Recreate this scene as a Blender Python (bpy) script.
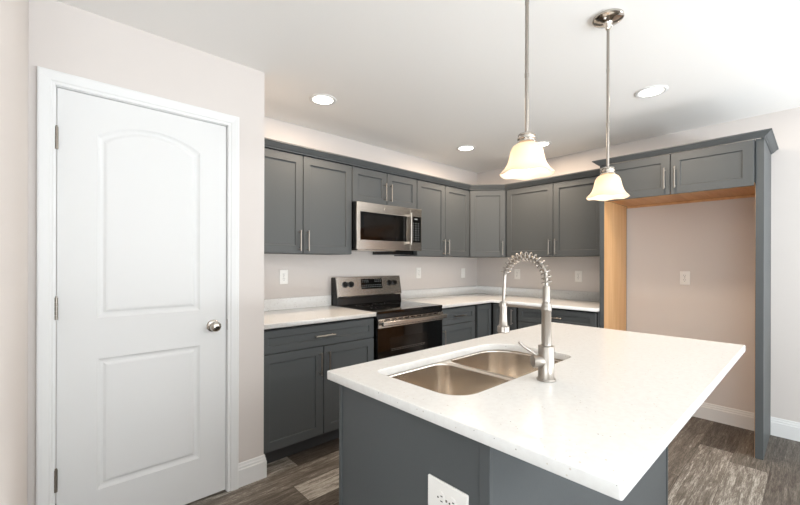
import bpy, bmesh, math, random
from mathutils import Vector, Matrix
PI = math.pi
random.seed(7)
for o in list(bpy.data.objects):
    bpy.data.objects.remove(o)
SC = bpy.context.scene
COL = SC.collection

# ------------------------------------------------------------------ camera
YAW = math.atan(417 / 384.5)            # angle between the view direction and +X is atan(s/c)
cs, sn = math.cos(YAW), math.sin(YAW)
cam_d = bpy.data.cameras.new('camera')
cam = bpy.data.objects.new('camera', cam_d); COL.objects.link(cam)
cam_d.sensor_width = 36; cam_d.lens = 384.5 / 800 * 36
cam_d.shift_y = 10.3 / 800; cam_d.clip_start = 0.02
fwd = Vector((cs, sn, 0)); right = Vector((sn, -cs, 0)); up = Vector((0, 0, 1))
ro = 0.0025
r2 = right + up * ro; u2 = up - right * ro
M = Matrix((r2.normalized(), u2.normalized(), -fwd)).transposed().to_4x4()
M.translation = (0, 0, 1.295)
cam.matrix_world = M
SC.camera = cam

# ------------------------------------------------------------------ colour management, world
SC.view_settings.view_transform = 'Standard'
SC.view_settings.look = 'None'
SC.view_settings.gamma = 1
SC.view_settings.use_curve_mapping = False
SC.view_settings.exposure = 0.13
w = bpy.data.worlds.new('world'); SC.world = w; w.use_nodes = True
bg = w.node_tree.nodes['Background']
bg.inputs[0].default_value = (0.86, 0.93, 1.0, 1); bg.inputs[1].default_value = 1.2

def area(name, loc, rot, sx, sy, power, col=(1, 1, 1), spread=180):
    l = bpy.data.lights.new(name, 'AREA'); l.shape = 'RECTANGLE'; l.size = sx; l.size_y = sy
    l.energy = power; l.color = col; l.spread = math.radians(spread)
    o = bpy.data.objects.new(name, l); COL.objects.link(o); o.location = loc; o.rotation_euler = rot
    return o
DAY = (0.89, 0.955, 1.0)
FILL = (0.88, 0.95, 1.0)  # tint of the added upward fill lamps
# daylight through the openings of the room behind the camera
area('daylight_rear_window', (1.0, -3.95, 1.25), (-PI/2, 0, PI), 3.4, 2.2, 26, DAY)
# unseen lamps added low in the room, aimed up to brighten the ceiling
area('ceiling_fill_rear', (1.0, -3.9, 0.6), (-PI/2 - 1.45, 0, PI), 3.4, 0.9, 420, FILL)
area('ceiling_fill_far', (-3.9, -1.6, 0.8), (0, -PI/2 - 1.3, 0), 0.9, 3.2, 170, FILL)
area('daylight_side_window', (4.0, -2.1, 1.15), (0, PI/2, 0), 2.1, 1.9, 42, DAY)
area('ceiling_fill_side', (3.9, -2.1, 0.6), (0, PI/2 + 1.25, 0), 0.9, 1.9, 56, FILL)  # added upward fill beside the right-hand opening, brightens the ceiling
area('ambient_fill_far', (-3.95, -1.6, 1.3), (0, -PI/2, 0), 2.0, 3.2, 10, DAY)  # unseen source added on the far side as ambient fill

# ------------------------------------------------------------------ materials
def lin(c):
    return tuple(((v/255)/12.92 if v/255 <= 0.04045 else (((v/255)+0.055)/1.055)**2.4) for v in c)
def mat(name, col, rough=0.5, metal=0.0, spec=0.5, coat=0.0, bump=0.0, bscale=200, emis=None, estr=0):
    m = bpy.data.materials.new(name); m.use_nodes = True
    nt = m.node_tree; b = nt.nodes['Principled BSDF']
    b.inputs['Base Color'].default_value = (*lin(col), 1)
    b.inputs['Roughness'].default_value = rough
    b.inputs['Metallic'].default_value = metal
    b.inputs['Specular IOR Level'].default_value = spec
    b.inputs['Coat Weight'].default_value = coat
    if emis:
        b.inputs['Emission Color'].default_value = (*emis, 1); b.inputs['Emission Strength'].default_value = estr
    tc = nt.nodes.new('ShaderNodeTexCoord')
    n = nt.nodes.new('ShaderNodeTexNoise'); n.inputs['Scale'].default_value = bscale
    nt.links.new(tc.outputs['Object'], n.inputs['Vector'])
    bp = nt.nodes.new('ShaderNodeBump'); bp.inputs['Strength'].default_value = bump; bp.inputs['Distance'].default_value = 0.001
    nt.links.new(n.outputs['Fac'], bp.inputs['Height'])
    if bump > 0: nt.links.new(bp.outputs['Normal'], b.inputs['Normal'])
    # faint tonal mottling keeps every surface procedural
    mr = nt.nodes.new('ShaderNodeMapRange'); mr.inputs['To Min'].default_value = rough*0.93; mr.inputs['To Max'].default_value = min(1, rough*1.07)
    nt.links.new(n.outputs['Fac'], mr.inputs['Value']); nt.links.new(mr.outputs['Result'], b.inputs['Roughness'])
    return m
M_WALL = mat('wall_paint', (214, 207, 202), 0.85, bump=0.08, bscale=350)
M_CEIL = mat('ceiling_paint', (243, 241, 238), 0.9, bump=0.08, bscale=250)
M_TRIM = mat('white_trim_paint', (228, 228, 227), 0.5, spec=0.35)
M_DOOR = mat('white_door_paint', (224, 224, 223), 0.65, spec=0.2)
M_CAB = mat('grey_cabinet_paint', (84, 87, 88), 0.5, spec=0.22, bump=0.03, bscale=120)
M_GAPSHADE = mat('painted_gap_shade', (18, 18, 19), 0.7)  # near-black colour stands in for shade in the cabinet gaps
M_TOE = mat('toe_kick_paint', (64, 64, 65), 0.6)
M_NICKEL = mat('satin_nickel', (160, 153, 145), 0.3, 1.0)
M_CHROME = mat('polished_nickel', (196, 190, 182), 0.12, 1.0)
M_HINGE = mat('aged_nickel', (150, 143, 134), 0.35, 1.0)
M_BLACK = mat('black_enamel', (14, 14, 15), 0.25, spec=0.5)
M_GLASS = mat('black_glass', (7, 7, 8), 0.06, spec=0.5, coat=0.3)
M_SCREEN = mat('oven_window_glass', (24, 21, 19), 0.1, spec=0.5)
M_OUTLET = mat('white_plastic', (240, 237, 232), 0.35)
M_SLOT = mat('dark_slot', (40, 36, 33), 0.6)
M_RACK = mat('dim_rack_wire', (74, 68, 62), 0.4)
M_KNOB = mat('black_knob', (18, 18, 18), 0.3)
M_DIGIT = mat('pale_print', (120, 124, 124), 0.5)
M_RUB = mat('black_rubber', (25, 25, 25), 0.7)

def brushed(name, col, rough, axis):
    m = mat(name, col, rough, 1.0)
    nt = m.node_tree; b = nt.nodes['Principled BSDF']
    tc = nt.nodes.new('ShaderNodeTexCoord'); mp = nt.nodes.new('ShaderNodeMapping')
    sc = [900, 900, 900]; sc[axis] = 6; mp.inputs['Scale'].default_value = sc
    n = nt.nodes.new('ShaderNodeTexNoise'); n.inputs['Scale'].default_value = 1; n.inputs['Detail'].default_value = 2
    nt.links.new(tc.outputs['Object'], mp.inputs['Vector']); nt.links.new(mp.outputs['Vector'], n.inputs['Vector'])
    bp = nt.nodes.new('ShaderNodeBump'); bp.inputs['Strength'].default_value = 0.12; bp.inputs['Distance'].default_value = 0.0004
    nt.links.new(n.outputs['Fac'], bp.inputs['Height']); nt.links.new(bp.outputs['Normal'], b.inputs['Normal'])
    mr = nt.nodes.new('ShaderNodeMapRange'); mr.inputs['To Min'].default_value = rough*0.75; mr.inputs['To Max'].default_value = rough*1.25
    nt.links.new(n.outputs['Fac'], mr.inputs['Value']); nt.links.new(mr.outputs['Result'], b.inputs['Roughness'])
    return m
M_STEEL = brushed('brushed_stainless', (196, 190, 182), 0.25, 0)
M_SINK = brushed('sink_stainless', (226, 217, 206), 0.24, 1)

def quartz():
    m = mat('speckled_white_quartz', (238, 236, 232), 0.22)
    nt = m.node_tree; b = nt.nodes['Principled BSDF']; L = nt.links.new
    tc = nt.nodes.new('ShaderNodeTexCoord')
    v = nt.nodes.new('ShaderNodeTexVoronoi'); v.inputs['Scale'].default_value = 130
    L(tc.outputs['Object'], v.inputs['Vector'])
    sep = nt.nodes.new('ShaderNodeSeparateColor'); L(v.outputs['Color'], sep.inputs['Color'])
    # a few cells carry a small chip, of varied size and tone
    sel = nt.nodes.new('ShaderNodeMath'); sel.operation = 'GREATER_THAN'; sel.inputs[1].default_value = 0.89; L(sep.outputs['Red'], sel.inputs[0])
    rad = nt.nodes.new('ShaderNodeMath'); rad.operation = 'MULTIPLY'; rad.inputs[1].default_value = 0.32; L(sep.outputs['Green'], rad.inputs[0])
    ins = nt.nodes.new('ShaderNodeMath'); ins.operation = 'LESS_THAN'; L(v.outputs['Distance'], ins.inputs[0]); L(rad.outputs[0], ins.inputs[1])
    mk = nt.nodes.new('ShaderNodeMath'); mk.operation = 'MULTIPLY'; L(sel.outputs[0], mk.inputs[0]); L(ins.outputs[0], mk.inputs[1])
    cr = nt.nodes.new('ShaderNodeValToRGB'); L(sep.outputs['Blue'], cr.inputs['Fac'])
    cr.color_ramp.elements[0].color = (*lin((140, 136, 130)), 1); cr.color_ramp.elements[1].color = (*lin((214, 207, 196)), 1)
    nz = nt.nodes.new('ShaderNodeTexNoise'); nz.inputs['Scale'].default_value = 60; nz.inputs['Detail'].default_value = 5
    L(tc.outputs['Object'], nz.inputs['Vector'])
    base = nt.nodes.new('ShaderNodeValToRGB'); L(nz.outputs['Fac'], base.inputs['Fac'])
    base.color_ramp.elements[0].position = 0.35; base.color_ramp.elements[1].position = 0.6
    base.color_ramp.elements[0].color = (*lin((224, 222, 219)), 1); base.color_ramp.elements[1].color = (*lin((228, 227, 224)), 1)
    mx = nt.nodes.new('ShaderNodeMix'); mx.data_type = 'RGBA'
    L(mk.outputs[0], mx.inputs['Factor']); L(base.outputs['Color'], mx.inputs['A']); L(cr.outputs['Color'], mx.inputs['B'])
    L(mx.outputs['Result'], b.inputs['Base Color'])
    return m
M_QUARTZ = quartz()

def wood(name, dark, light, axis):
    m = mat(name, light, 0.5)
    nt = m.node_tree; b = nt.nodes['Principled BSDF']; L = nt.links.new
    tc = nt.nodes.new('ShaderNodeTexCoord'); mp = nt.nodes.new('ShaderNodeMapping')
    sc = [14, 14, 14]; sc[axis] = 0.9; mp.inputs['Scale'].default_value = sc
    n = nt.nodes.new('ShaderNodeTexNoise'); n.inputs['Scale'].default_value = 1.4; n.inputs['Detail'].default_value = 6; n.inputs['Distortion'].default_value = 0.6
    L(tc.outputs['Object'], mp.inputs['Vector']); L(mp.outputs['Vector'], n.inputs['Vector'])
    cr = nt.nodes.new('ShaderNodeValToRGB'); L(n.outputs['Fac'], cr.inputs['Fac'])
    cr.color_ramp.elements[0].position = 0.3; cr.color_ramp.elements[1].position = 0.7
    cr.color_ramp.elements[0].color = (*lin(dark), 1); cr.color_ramp.elements[1].color = (*lin(light), 1)
    L(cr.outputs['Color'], b.inputs['Base Color'])
    return m
M_MAPLE = wood('maple_plywood', (208, 160, 108), (226, 184, 134), 2)
M_MAPLEY = wood('maple_plywood_across', (196, 146, 98), (216, 170, 120), 1)

def plank_floor():
    m = mat('weathered_plank_floor', (120, 110, 100), 0.5, spec=0.3)
    nt = m.node_tree; b = nt.nodes['Principled BSDF']; L = nt.links.new
    def math_(op, a=None, c=None, v1=None, v2=None):
        n = nt.nodes.new('ShaderNodeMath'); n.operation = op
        if a is not None: L(a, n.inputs[0])
        if c is not None: L(c, n.inputs[1])
        if v1 is not None: n.inputs[0].default_value = v1
        if v2 is not None: n.inputs[1].default_value = v2
        return n.outputs[0]
    tc = nt.nodes.new('ShaderNodeTexCoord'); sp = nt.nodes.new('ShaderNodeSeparateXYZ'); L(tc.outputs['Object'], sp.inputs[0])
    W, LN = 0.185, 1.22
    yy = math_('DIVIDE', math_('ADD', sp.outputs['Y'], v2=-0.197), v2=W)
    row = math_('FLOOR', yy); fy = math_('FRACT', yy)
    off = math_('FRACT', math_('ADD', math_('MULTIPLY', row, v2=0.546), math_('MULTIPLY', math_('MULTIPLY', row, row), v2=0.32)))
    xx = math_('ADD', math_('DIVIDE', math_('ADD', sp.outputs['X'], v2=-3.292), v2=LN), off)
    colm = math_('FLOOR', xx); fx = math_('FRACT', xx)
    cv = nt.nodes.new('ShaderNodeCombineXYZ'); L(row, cv.inputs[0]); L(colm, cv.inputs[1])
    wn = nt.nodes.new('ShaderNodeTexWhiteNoise'); L(cv.outputs[0], wn.inputs['Vector'])
    ws = nt.nodes.new('ShaderNodeSeparateColor'); L(wn.outputs['Color'], ws.inputs['Color'])
    hs = math_('ADD', math_('ADD', math_('MULTIPLY', row, v2=12.9898), math_('MULTIPLY', colm, v2=78.233)), v2=928.997)
    tone = math_('FRACT', math_('MULTIPLY', math_('SINE', hs), v2=437.5453))
    # grain coordinates, shifted per plank
    gx = math_('ADD', math_('MULTIPLY', sp.outputs['X'], v2=1.3), math_('MULTIPLY', ws.outputs['Red'], v2=37.0))
    gy = math_('ADD', math_('MULTIPLY', sp.outputs['Y'], v2=15.0), math_('MULTIPLY', ws.outputs['Green'], v2=53.0))
    gc = nt.nodes.new('ShaderNodeCombineXYZ'); L(gx, gc.inputs[0]); L(gy, gc.inputs[1])
    n1 = nt.nodes.new('ShaderNodeTexNoise'); n1.inputs['Scale'].default_value = 2.6; n1.inputs['Detail'].default_value = 12; n1.inputs['Roughness'].default_value = 0.78; n1.inputs['Distortion'].default_value = 0.7
    L(gc.outputs[0], n1.inputs['Vector'])
    n2 = nt.nodes.new('ShaderNodeTexNoise'); n2.inputs['Scale'].default_value = 11; n2.inputs['Detail'].default_value = 8; n2.inputs['Roughness'].default_value = 0.85; n2.inputs['Distortion'].default_value = 0.3
    L(gc.outputs[0], n2.inputs['Vector'])
    g = math_('ADD', math_('MULTIPLY', n1.outputs['Fac'], v2=0.5), math_('MULTIPLY', n2.outputs['Fac'], v2=0.5))
    # plank tone shift
    g = math_('ADD', g, math_('MULTIPLY', math_('ADD', tone, v2=-0.5), v2=0.17))
    cr = nt.nodes.new('ShaderNodeValToRGB'); L(g, cr.inputs['Fac'])
    e = cr.color_ramp.elements
    e[0].position = 0.39; e[0].color = (*lin((58, 50, 44)), 1)
    e[1].position = 0.62; e[1].color = (*lin((180, 175, 166)), 1)
    k = e.new(0.46); k.color = (*lin((84, 77, 70)), 1)
    k = e.new(0.54); k.color = (*lin((114, 107, 98)), 1)
    # joints
    jy = math_('MULTIPLY', math_('GREATER_THAN', fy, v2=0.011), math_('GREATER_THAN', fx, v2=0.0022))
    mx = nt.nodes.new('ShaderNodeMix'); mx.data_type = 'RGBA'
    L(jy, mx.inputs['Factor']); mx.inputs['A'].default_value = (*lin((58, 51, 45)), 1); L(cr.outputs['Color'], mx.inputs['B'])
    L(mx.outputs['Result'], b.inputs['Base Color'])
    bp = nt.nodes.new('ShaderNodeBump'); bp.inputs['Strength'].default_value = 0.35; bp.inputs['Distance'].default_value = 0.002
    L(g, bp.inputs['Height']); L(bp.outputs['Normal'], b.inputs['Normal'])
    return m
M_FLOOR = plank_floor()

def emit(name, col, s):
    m = bpy.data.materials.new(name); m.use_nodes = True; nt = m.node_tree
    nt.nodes.remove(nt.nodes['Principled BSDF'])
    e = nt.nodes.new('ShaderNodeEmission'); e.inputs[0].default_value = (*col, 1); e.inputs[1].default_value = s
    nt.links.new(e.outputs[0], nt.nodes['Material Output'].inputs[0]); return m
M_LAMP = emit('lamp_glow', (1.0, 0.93, 0.82), 9)
M_BULB = emit('bulb_glow', (1.0, 0.86, 0.66), 5)
def shade_mat():
    m = bpy.data.materials.new('frosted_cream_glass'); m.use_nodes = True; nt = m.node_tree
    b = nt.nodes['Principled BSDF']; b.inputs['Base Color'].default_value = (0.84, 0.75, 0.65, 1)
    b.inputs['Roughness'].default_value = 0.3
    t = nt.nodes.new('ShaderNodeBsdfTranslucent'); t.inputs[0].default_value = (0.95, 0.82, 0.68, 1)
    mx = nt.nodes.new('ShaderNodeMixShader'); mx.inputs[0].default_value = 0.5
    nt.links.new(b.outputs[0], mx.inputs[1]); nt.links.new(t.outputs[0], mx.inputs[2])
    nt.links.new(mx.outputs[0], nt.nodes['Material Output'].inputs[0]); return m
M_SHADE = shade_mat()

# ------------------------------------------------------------------ mesh helpers
def link(name, me, parent=None, loc=None):
    o = bpy.data.objects.new(name, me); COL.objects.link(o)
    if parent: o.parent = parent
    if loc: o.location = loc
    return o
def finish(bm, name, m, parent=None, smooth=False, bevel=0.0, recalc=True):
    if recalc: bmesh.ops.recalc_face_normals(bm, faces=bm.faces[:])
    me = bpy.data.meshes.new(name); bm.to_mesh(me); bm.free()
    ms = m if isinstance(m, (list, tuple)) else [m]
    for x in ms: me.materials.append(x)
    o = link(name, me, parent)
    if smooth:
        for p in me.polygons: p.use_smooth = True
        me.set_sharp_from_angle(angle=math.radians(38))
    if bevel > 0:
        md = o.modifiers.new('bevel', 'BEVEL'); md.width = bevel; md.segments = 2; md.limit_method = 'ANGLE'; md.angle_limit = math.radians(50)
    return o
def bx(bm, x0, y0, z0, x1, y1, z1, mi=0):
    v = [bm.verts.new(p) for p in ((x0,y0,z0),(x1,y0,z0),(x1,y1,z0),(x0,y1,z0),(x0,y0,z1),(x1,y0,z1),(x1,y1,z1),(x0,y1,z1))]
    for q in ((0,3,2,1),(4,5,6,7),(0,1,5,4),(1,2,6,5),(2,3,7,6),(3,0,4,7)):
        f = bm.faces.new([v[i] for i in q]); f.material_index = mi
def box(name, m, x0, y0, z0, x1, y1, z1, parent=None, bevel=0.0):
    bm = bmesh.new(); bx(bm, x0, y0, z0, x1, y1, z1); return finish(bm, name, m, parent, bevel=bevel)
def loft(bm, rings, cap0=True, cap1=True, mi=0):
    R = [[bm.verts.new(p) for p in r] for r in rings]
    n = len(R[0])
    for a, b in zip(R, R[1:]):
        for i in range(n):
            f = bm.faces.new((a[i], a[(i+1) % n], b[(i+1) % n], b[i])); f.material_index = mi
    if cap0: bm.faces.new(R[0][::-1]).material_index = mi
    if cap1: bm.faces.new(R[-1]).material_index = mi
    return R
def lathe(bm, prof, seg=32, cx=0, cy=0, closed=False, mtx=None):
    rings = []
    for r, z in prof:
        ring = []
        for i in range(seg):
            a = 2*PI*i/seg
            p = Vector((cx + r*math.cos(a), cy + r*math.sin(a), z))
            ring.append(mtx @ p if mtx else p)
        rings.append(ring)
    if closed:
        R = loft(bm, rings, False, False)
        a, b = R[-1], R[0]
        for i in range(seg): bm.faces.new((a[i], a[(i+1) % seg], b[(i+1) % seg], b[i]))
    else: loft(bm, rings)
def tube(bm, pts, r, seg=8):
    pts = [Vector(p) for p in pts]; rings = []
    t0 = (pts[1]-pts[0]).normalized()
    n = t0.orthogonal().normalized()
    for i, p in enumerate(pts):
        t = (pts[min(i+1, len(pts)-1)] - pts[max(i-1, 0)]).normalized()
        n = (n - t*n.dot(t)).normalized(); bb = t.cross(n)
        rr = r[i] if isinstance(r, (list, tuple)) else r
        rings.append([p + (n*math.cos(2*PI*k/seg) + bb*math.sin(2*PI*k/seg))*rr for k in range(seg)])
    loft(bm, rings)
def rrect(x0, y0, x1, y1, rad, seg=6):
    """rounded rectangle outline; rad = one radius or four (x0y0, x1y0, x1y1, x0y1)"""
    if not isinstance(rad, (tuple, list)): rad = (rad,)*4
    pts = []
    for (cx, cy, a0), r in zip(((x0,y0,PI),(x1,y0,1.5*PI),(x1,y1,0),(x0,y1,.5*PI)), rad):
        ccx = cx + (r if cx == x0 else -r); ccy = cy + (r if cy == y0 else -r)
        for k in range(seg+1):
            a = a0 + PI/2*k/seg
            pts.append((ccx + r*math.cos(a), ccy + r*math.sin(a)))
    return pts
def plate2d(name, outlines, z0, z1, m, parent=None, bevel=0.0):
    """flat plate with holes: the first outline is the rim, others are holes"""
    cu = bpy.data.curves.new('t', 'CURVE'); cu.dimensions = '2D'; cu.fill_mode = 'BOTH'
    cu.extrude = (z1-z0)/2 - bevel; cu.bevel_depth = bevel; cu.bevel_resolution = 1
    if bevel: cu.offset = -bevel
    for ol in outlines:
        s = cu.splines.new('POLY'); s.points.add(len(ol)-1); s.use_cyclic_u = True
        for p, q in zip(s.points, ol): p.co = (q[0], q[1], 0, 1)
    t = bpy.data.objects.new('t', cu); COL.objects.link(t)
    dg = bpy.context.evaluated_depsgraph_get()
    me = bpy.data.meshes.new_from_object(t.evaluated_get(dg))
    bpy.data.objects.remove(t); bpy.data.curves.remove(cu)
    me.name = name
    for v in me.vertices: v.co.z += (z0+z1)/2
    bm = bmesh.new(); bm.from_mesh(me); bmesh.ops.remove_doubles(bm, verts=bm.verts, dist=1e-5); bm.to_mesh(me); bm.free()
    me.materials.clear(); me.materials.append(m)
    return link(name, me, parent)
def thing(name, label, cat, loc=(0,0,0), rz=0, group=None):
    o = bpy.data.objects.new(name, None); COL.objects.link(o); o.location = loc; o.rotation_euler = (0,0,rz)
    o.empty_display_size = 0.1
    o['label'] = label; o['category'] = cat
    if group: o['group'] = group
    return o
def tag(o, label, cat, group=None):
    o['label'] = label; o['category'] = cat
    if group: o['group'] = group
    return o
def struct(o): o['kind'] = 'structure'; return o
def copy_tree(o, parent=None):
    c = o.copy(); COL.objects.link(c); c.parent = parent
    for ch in list(o.children): copy_tree(ch, c)
    return c

# ------------------------------------------------------------------ room shell
WA, WB, YD, XD = 2.94, 4.05, 2.262, 0.97      # cabinet wall, refrigerator wall, pantry wall, pantry corner
CH = 2.44
struct(box('floor', M_FLOOR, -4.0, -4.0, -0.05, WB+0.1, WA+0.1, 0))
struct(box('ceiling', M_CEIL, -4.0, -4.0, CH, WB+0.1, WA+0.1, CH+0.05))
struct(box('wall_back', M_WALL, XD-0.1, WA, 0, WB+0.1, WA+0.1, CH))
# wall on the right with an opening for a patio window well out of view
bm = bmesh.new()
bx(bm, WB, -1.05, 0, WB+0.1, WA, CH); bx(bm, WB, -4, 0, WB+0.1, -3.15, CH); bx(bm, WB, -3.15, 2.2, WB+0.1, -1.05, CH); bx(bm, WB, -3.15, 0, WB+0.1, -1.05, 0.1)
struct(finish(bm, 'wall_right', M_WALL))
bm = bmesh.new()
bx(bm, -4, -4.1, 0, -0.7, -4, CH); bx(bm, 2.7, -4.1, 0, WB+0.1, -4, CH); bx(bm, -0.7, -4.1, 2.35, 2.7, -4, CH); bx(bm, -0.7, -4.1, 0, 2.7, -4, 0.15)
struct(finish(bm, 'wall_rear', M_WALL))
bm = bmesh.new()
bx(bm, -4.1, -4, 0, -4, -3.2, CH); bx(bm, -4.1, 0, 0, -4, WA, CH); bx(bm, -4.1, -3.2, 2.3, -4, 0, CH); bx(bm, -4.1, -3.2, 0, -4, 0, 0.3)
struct(finish(bm, 'wall_far', M_WALL))
struct(box('wall_left', M_WALL, -0.18, 0.72, 0, -0.054, YD+0.1, CH))
# pantry wall with the door opening, and its return to the cabinet wall
DX0, DX1, DZ = 0.037, 0.751, 2.062
bm = bmesh.new()
bx(bm, -0.054, YD, 0, DX0-0.012, YD+0.1, CH); bx(bm, DX1+0.012, YD, 0, XD, YD+0.1, CH); bx(bm, DX0-0.012, YD, DZ+0.012, DX1+0.012, YD+0.1, CH)
bx(bm, XD-0.1, YD+0.1, 0, XD, WA, CH)
struct(finish(bm, 'wall_pantry', M_WALL))
struct(box('wall_closet', M_WALL, -0.18, YD+0.5, 0, XD-0.1, YD+0.55, CH))

# casing around the pantry door: stepped profile swept round three sides
def casing():
    prof = [(0.0, 0.0), (0.0, 0.010), (0.006, 0.012), (0.012, 0.012), (0.018, 0.016), (0.040, 0.020), (0.052, 0.021), (0.058, 0.019), (0.060, 0.0)]  # offset from opening, thickness
    ix0, ix1, iz = DX0-0.006, DX1+0.006, DZ+0.006
    bm = bmesh.new(); rings = []
    for (cx, cz, sx, sz) in ((ix0, 0, -1, 0), (ix0, iz, -1, 1), (ix1, iz, 1, 1), (ix1, 0, 1, 0)):
        rings.append([(cx + sx*o_, YD - 0.0005 - t, cz + sz*o_) for o_, t in prof])
    loft(bm, rings)
    # jamb lining inside the opening, with a stop
    bx(bm, DX0-0.0115, YD-0.0005, 0, DX0-0.003, YD+0.099, DZ+0.003)
    bx(bm, DX1+0.003, YD-0.0005, 0, DX1+0.0115, YD+0.099, DZ+0.003)
    bx(bm, DX0-0.003, YD-0.0005, DZ+0.003, DX1+0.003, YD+0.099, DZ+0.0115)
    return finish(bm, 'trim_1', M_TRIM)
struct(casing())

# two panel arch-top door
def door():
    y0 = YD + 0.004; th = 0.035
    bm = bmesh.new()
    def arch_panel(x0, x1, z0, z1, rise, ins, n=14):
        xa, xb, za, zb = x0+ins, x1-ins, z0+ins, z1-ins*0.9
        pts = [(xa, za), (xb, za)]
        if rise <= 0: pts += [(xb, zb), (xa, zb)]; return pts
        c = (xb-xa)/2; R = (c*c + rise*rise)/(2*rise); cx = (xa+xb)/2; cz = zb + rise - R
        a1 = math.asin(c/R)
        for k in range(n+1):
            a = a1 - 2*a1*k/n
            pts.append((cx + R*math.sin(a), cz + R*math.cos(a)))
        return pts
    panels = [(0.176, 0.616, 1.035, 1.885, 0.068), (0.177, 0.616, 0.235, 0.845, 0.0)]
    # front skin with two openings
    me = plate2d('t', [[(DX0, 0.012), (DX1, 0.012), (DX1, DZ), (DX0, DZ)]] + [arch_panel(*p[:5], 0) for p in panels], 0, 0.012, M_DOOR)
    t = bmesh.new(); t.from_mesh(me.data); bpy.data.objects.remove(me)
    for v in t.verts: v.co = Vector((v.co.x, y0 + v.co.z, v.co.y))
    tm = bpy.data.meshes.new('t'); t.to_mesh(tm); t.free(); bm.from_mesh(tm)
    # moulded panels: slope in, flat, raised field
    for p in panels:
        rings = []
        for ins, dep in ((0, 0.0), (0.010, 0.007), (0.016, 0.009), (0.024, 0.009), (0.034, 0.003), (0.040, 0.0018)):
            rings.append([(x, y0 + dep, z) for x, z in arch_panel(*p[:5], ins)])
        loft(bm, rings, False, True)
    bx(bm, DX0, y0+0.012, 0.012, DX1, y0+th, DZ)
    return finish(bm, 'door_1', M_DOOR, recalc=True)
d1 = struct(door())
bm = bmesh.new()
mt = Matrix.Translation((0.682, YD+0.004, 0.945)) @ Matrix.Rotation(PI/2, 4, 'X')
lathe(bm, [(0.0005,0.0005),(0.033,0.0005),(0.033,0.005),(0.027,0.009),(0.012,0.011),(0.010,0.026),(0.014,0.031),(0.024,0.036),(0.0285,0.045),(0.028,0.053),(0.022,0.061),(0.010,0.0645),(0.0005,0.065)], 28, mtx=mt)
finish(bm, 'door_knob', M_CHROME, d1, smooth=True)
box('strike_plate', M_HINGE, DX1+0.004, YD-0.0035, 0.915, DX1+0.012, YD+0.002, 0.975, d1)
for z in (1.837, 1.09, 0.337):
    bm = bmesh.new()
    for k in range(5):
        lathe(bm, [(0.0005, 0), (0.0062, 0), (0.0062, 0.0185), (0.0005, 0.0185)], 12, DX0-0.002, YD-0.0065-0.003, )
        for v in bm.verts[-48:]: v.co.z += z - 0.048 + k*0.0195
    lathe(bm, [(0.0005, z+0.0495), (0.0045, z+0.0495), (0.0045, z+0.054), (0.0005, z+0.056)], 10, DX0-0.002, YD-0.0095)
    bx(bm, DX0-0.012, YD-0.004, z-0.048, DX0+0.002, YD-0.001, z+0.0495)
    finish(bm, 'hinge', M_HINGE, d1, smooth=True)

def baseboard(name, pts, normals):
    """profile swept along points (x,y) on the wall line, mitred by given offset directions"""
    prof = [(0.0005, 0.0), (0.014, 0.0), (0.014, 0.098), (0.0105, 0.104), (0.0105, 0.114), (0.0075, 0.121), (0.0065, 0.132), (0.004, 0.136), (0.0005, 0.136)]
    bm = bmesh.new()
    rings = [[(p[0]+n[0]*t, p[1]+n[1]*t, z) for t, z in prof] for p, n in zip(pts, normals)]
    loft(bm, rings)
    return struct(finish(bm, name, M_TRIM))
baseboard('baseboard_pantry', [(DX1+0.0665, YD), (XD, YD), (XD, YD+0.11)], [(0,-1), (1,-1), (1,0)])
baseboard('baseboard_right', [(WB, 1.2185), (WB, 0.2795)], [(-1,0), (-1,0)])
baseboard('baseboard_side', [(WB, 0.2365), (WB, -1.0)], [(-1,0), (-1,0)])
baseboard('baseboard_left', [(-0.054, YD-0.0005), (-0.054, 0.72)], [(1,0), (1,0)])

# ------------------------------------------------------------------ cabinet kit (local: x to the right, front faces -y, z up)
def pull(parent, x, z, vert=True, L=0.155, y=-0.02, hs=0.064):
    bm = bmesh.new(); r = 0.0055; so = 0.032
    d = Vector((0,0,1)) if vert else Vector((1,0,0))
    c = Vector((x, y-so, z))
    tube(bm, [c - d*L/2, c - d*(L/2-0.0005), c + d*(L/2-0.0005), c + d*L/2], [r*0.9, r, r, r*0.9], 12)
    for s in (-1, 1):
        p = c + d*s*hs
        tube(bm, [p, p + Vector((0, so-0.0002, 0))], 0.0042, 10)
    return finish(bm, 'pull_handle', M_NICKEL, parent, smooth=True)
def shaker(name, parent, x0, z0, x1, z1, rail=0.057, th=0.019, m=None):
    bm = bmesh.new(); b = 0.0015; dp = 0.0085
    def ring(i, y): return [(x0+i, y, z0+i), (x1-i, y, z0+i), (x1-i, y, z1-i), (x0+i, y, z1-i)]
    loft(bm, [ring(0, -0.001), ring(0, -th+b), ring(b, -th-0.001), ring(rail, -th-0.001), ring(rail+0.0015, -th-0.001+0.002), ring(rail+0.004, -th-0.001+dp)])
    return finish(bm, name, m or M_CAB, parent)
def carcass(parent, w_, d_, z0, z1, gaps=(), bottom=None, extra=None):
    """plain closed box behind the doors"""
    bm = bmesh.new()
    bx(bm, 0, 0, z0, w_, d_, z1)
    o = finish(bm, 'carcass', M_CAB, parent)
    return o
def face_shadow(parent, w_, z0, z1):
    # thin near-black sheet that paints the shade in the reveals between the doors
    return box('gap_shade', M_GAPSHADE, 0.004, -0.0009, z0+0.004, w_-0.004, -0.0001, z1-0.004, parent)
G = 0.005
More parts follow.
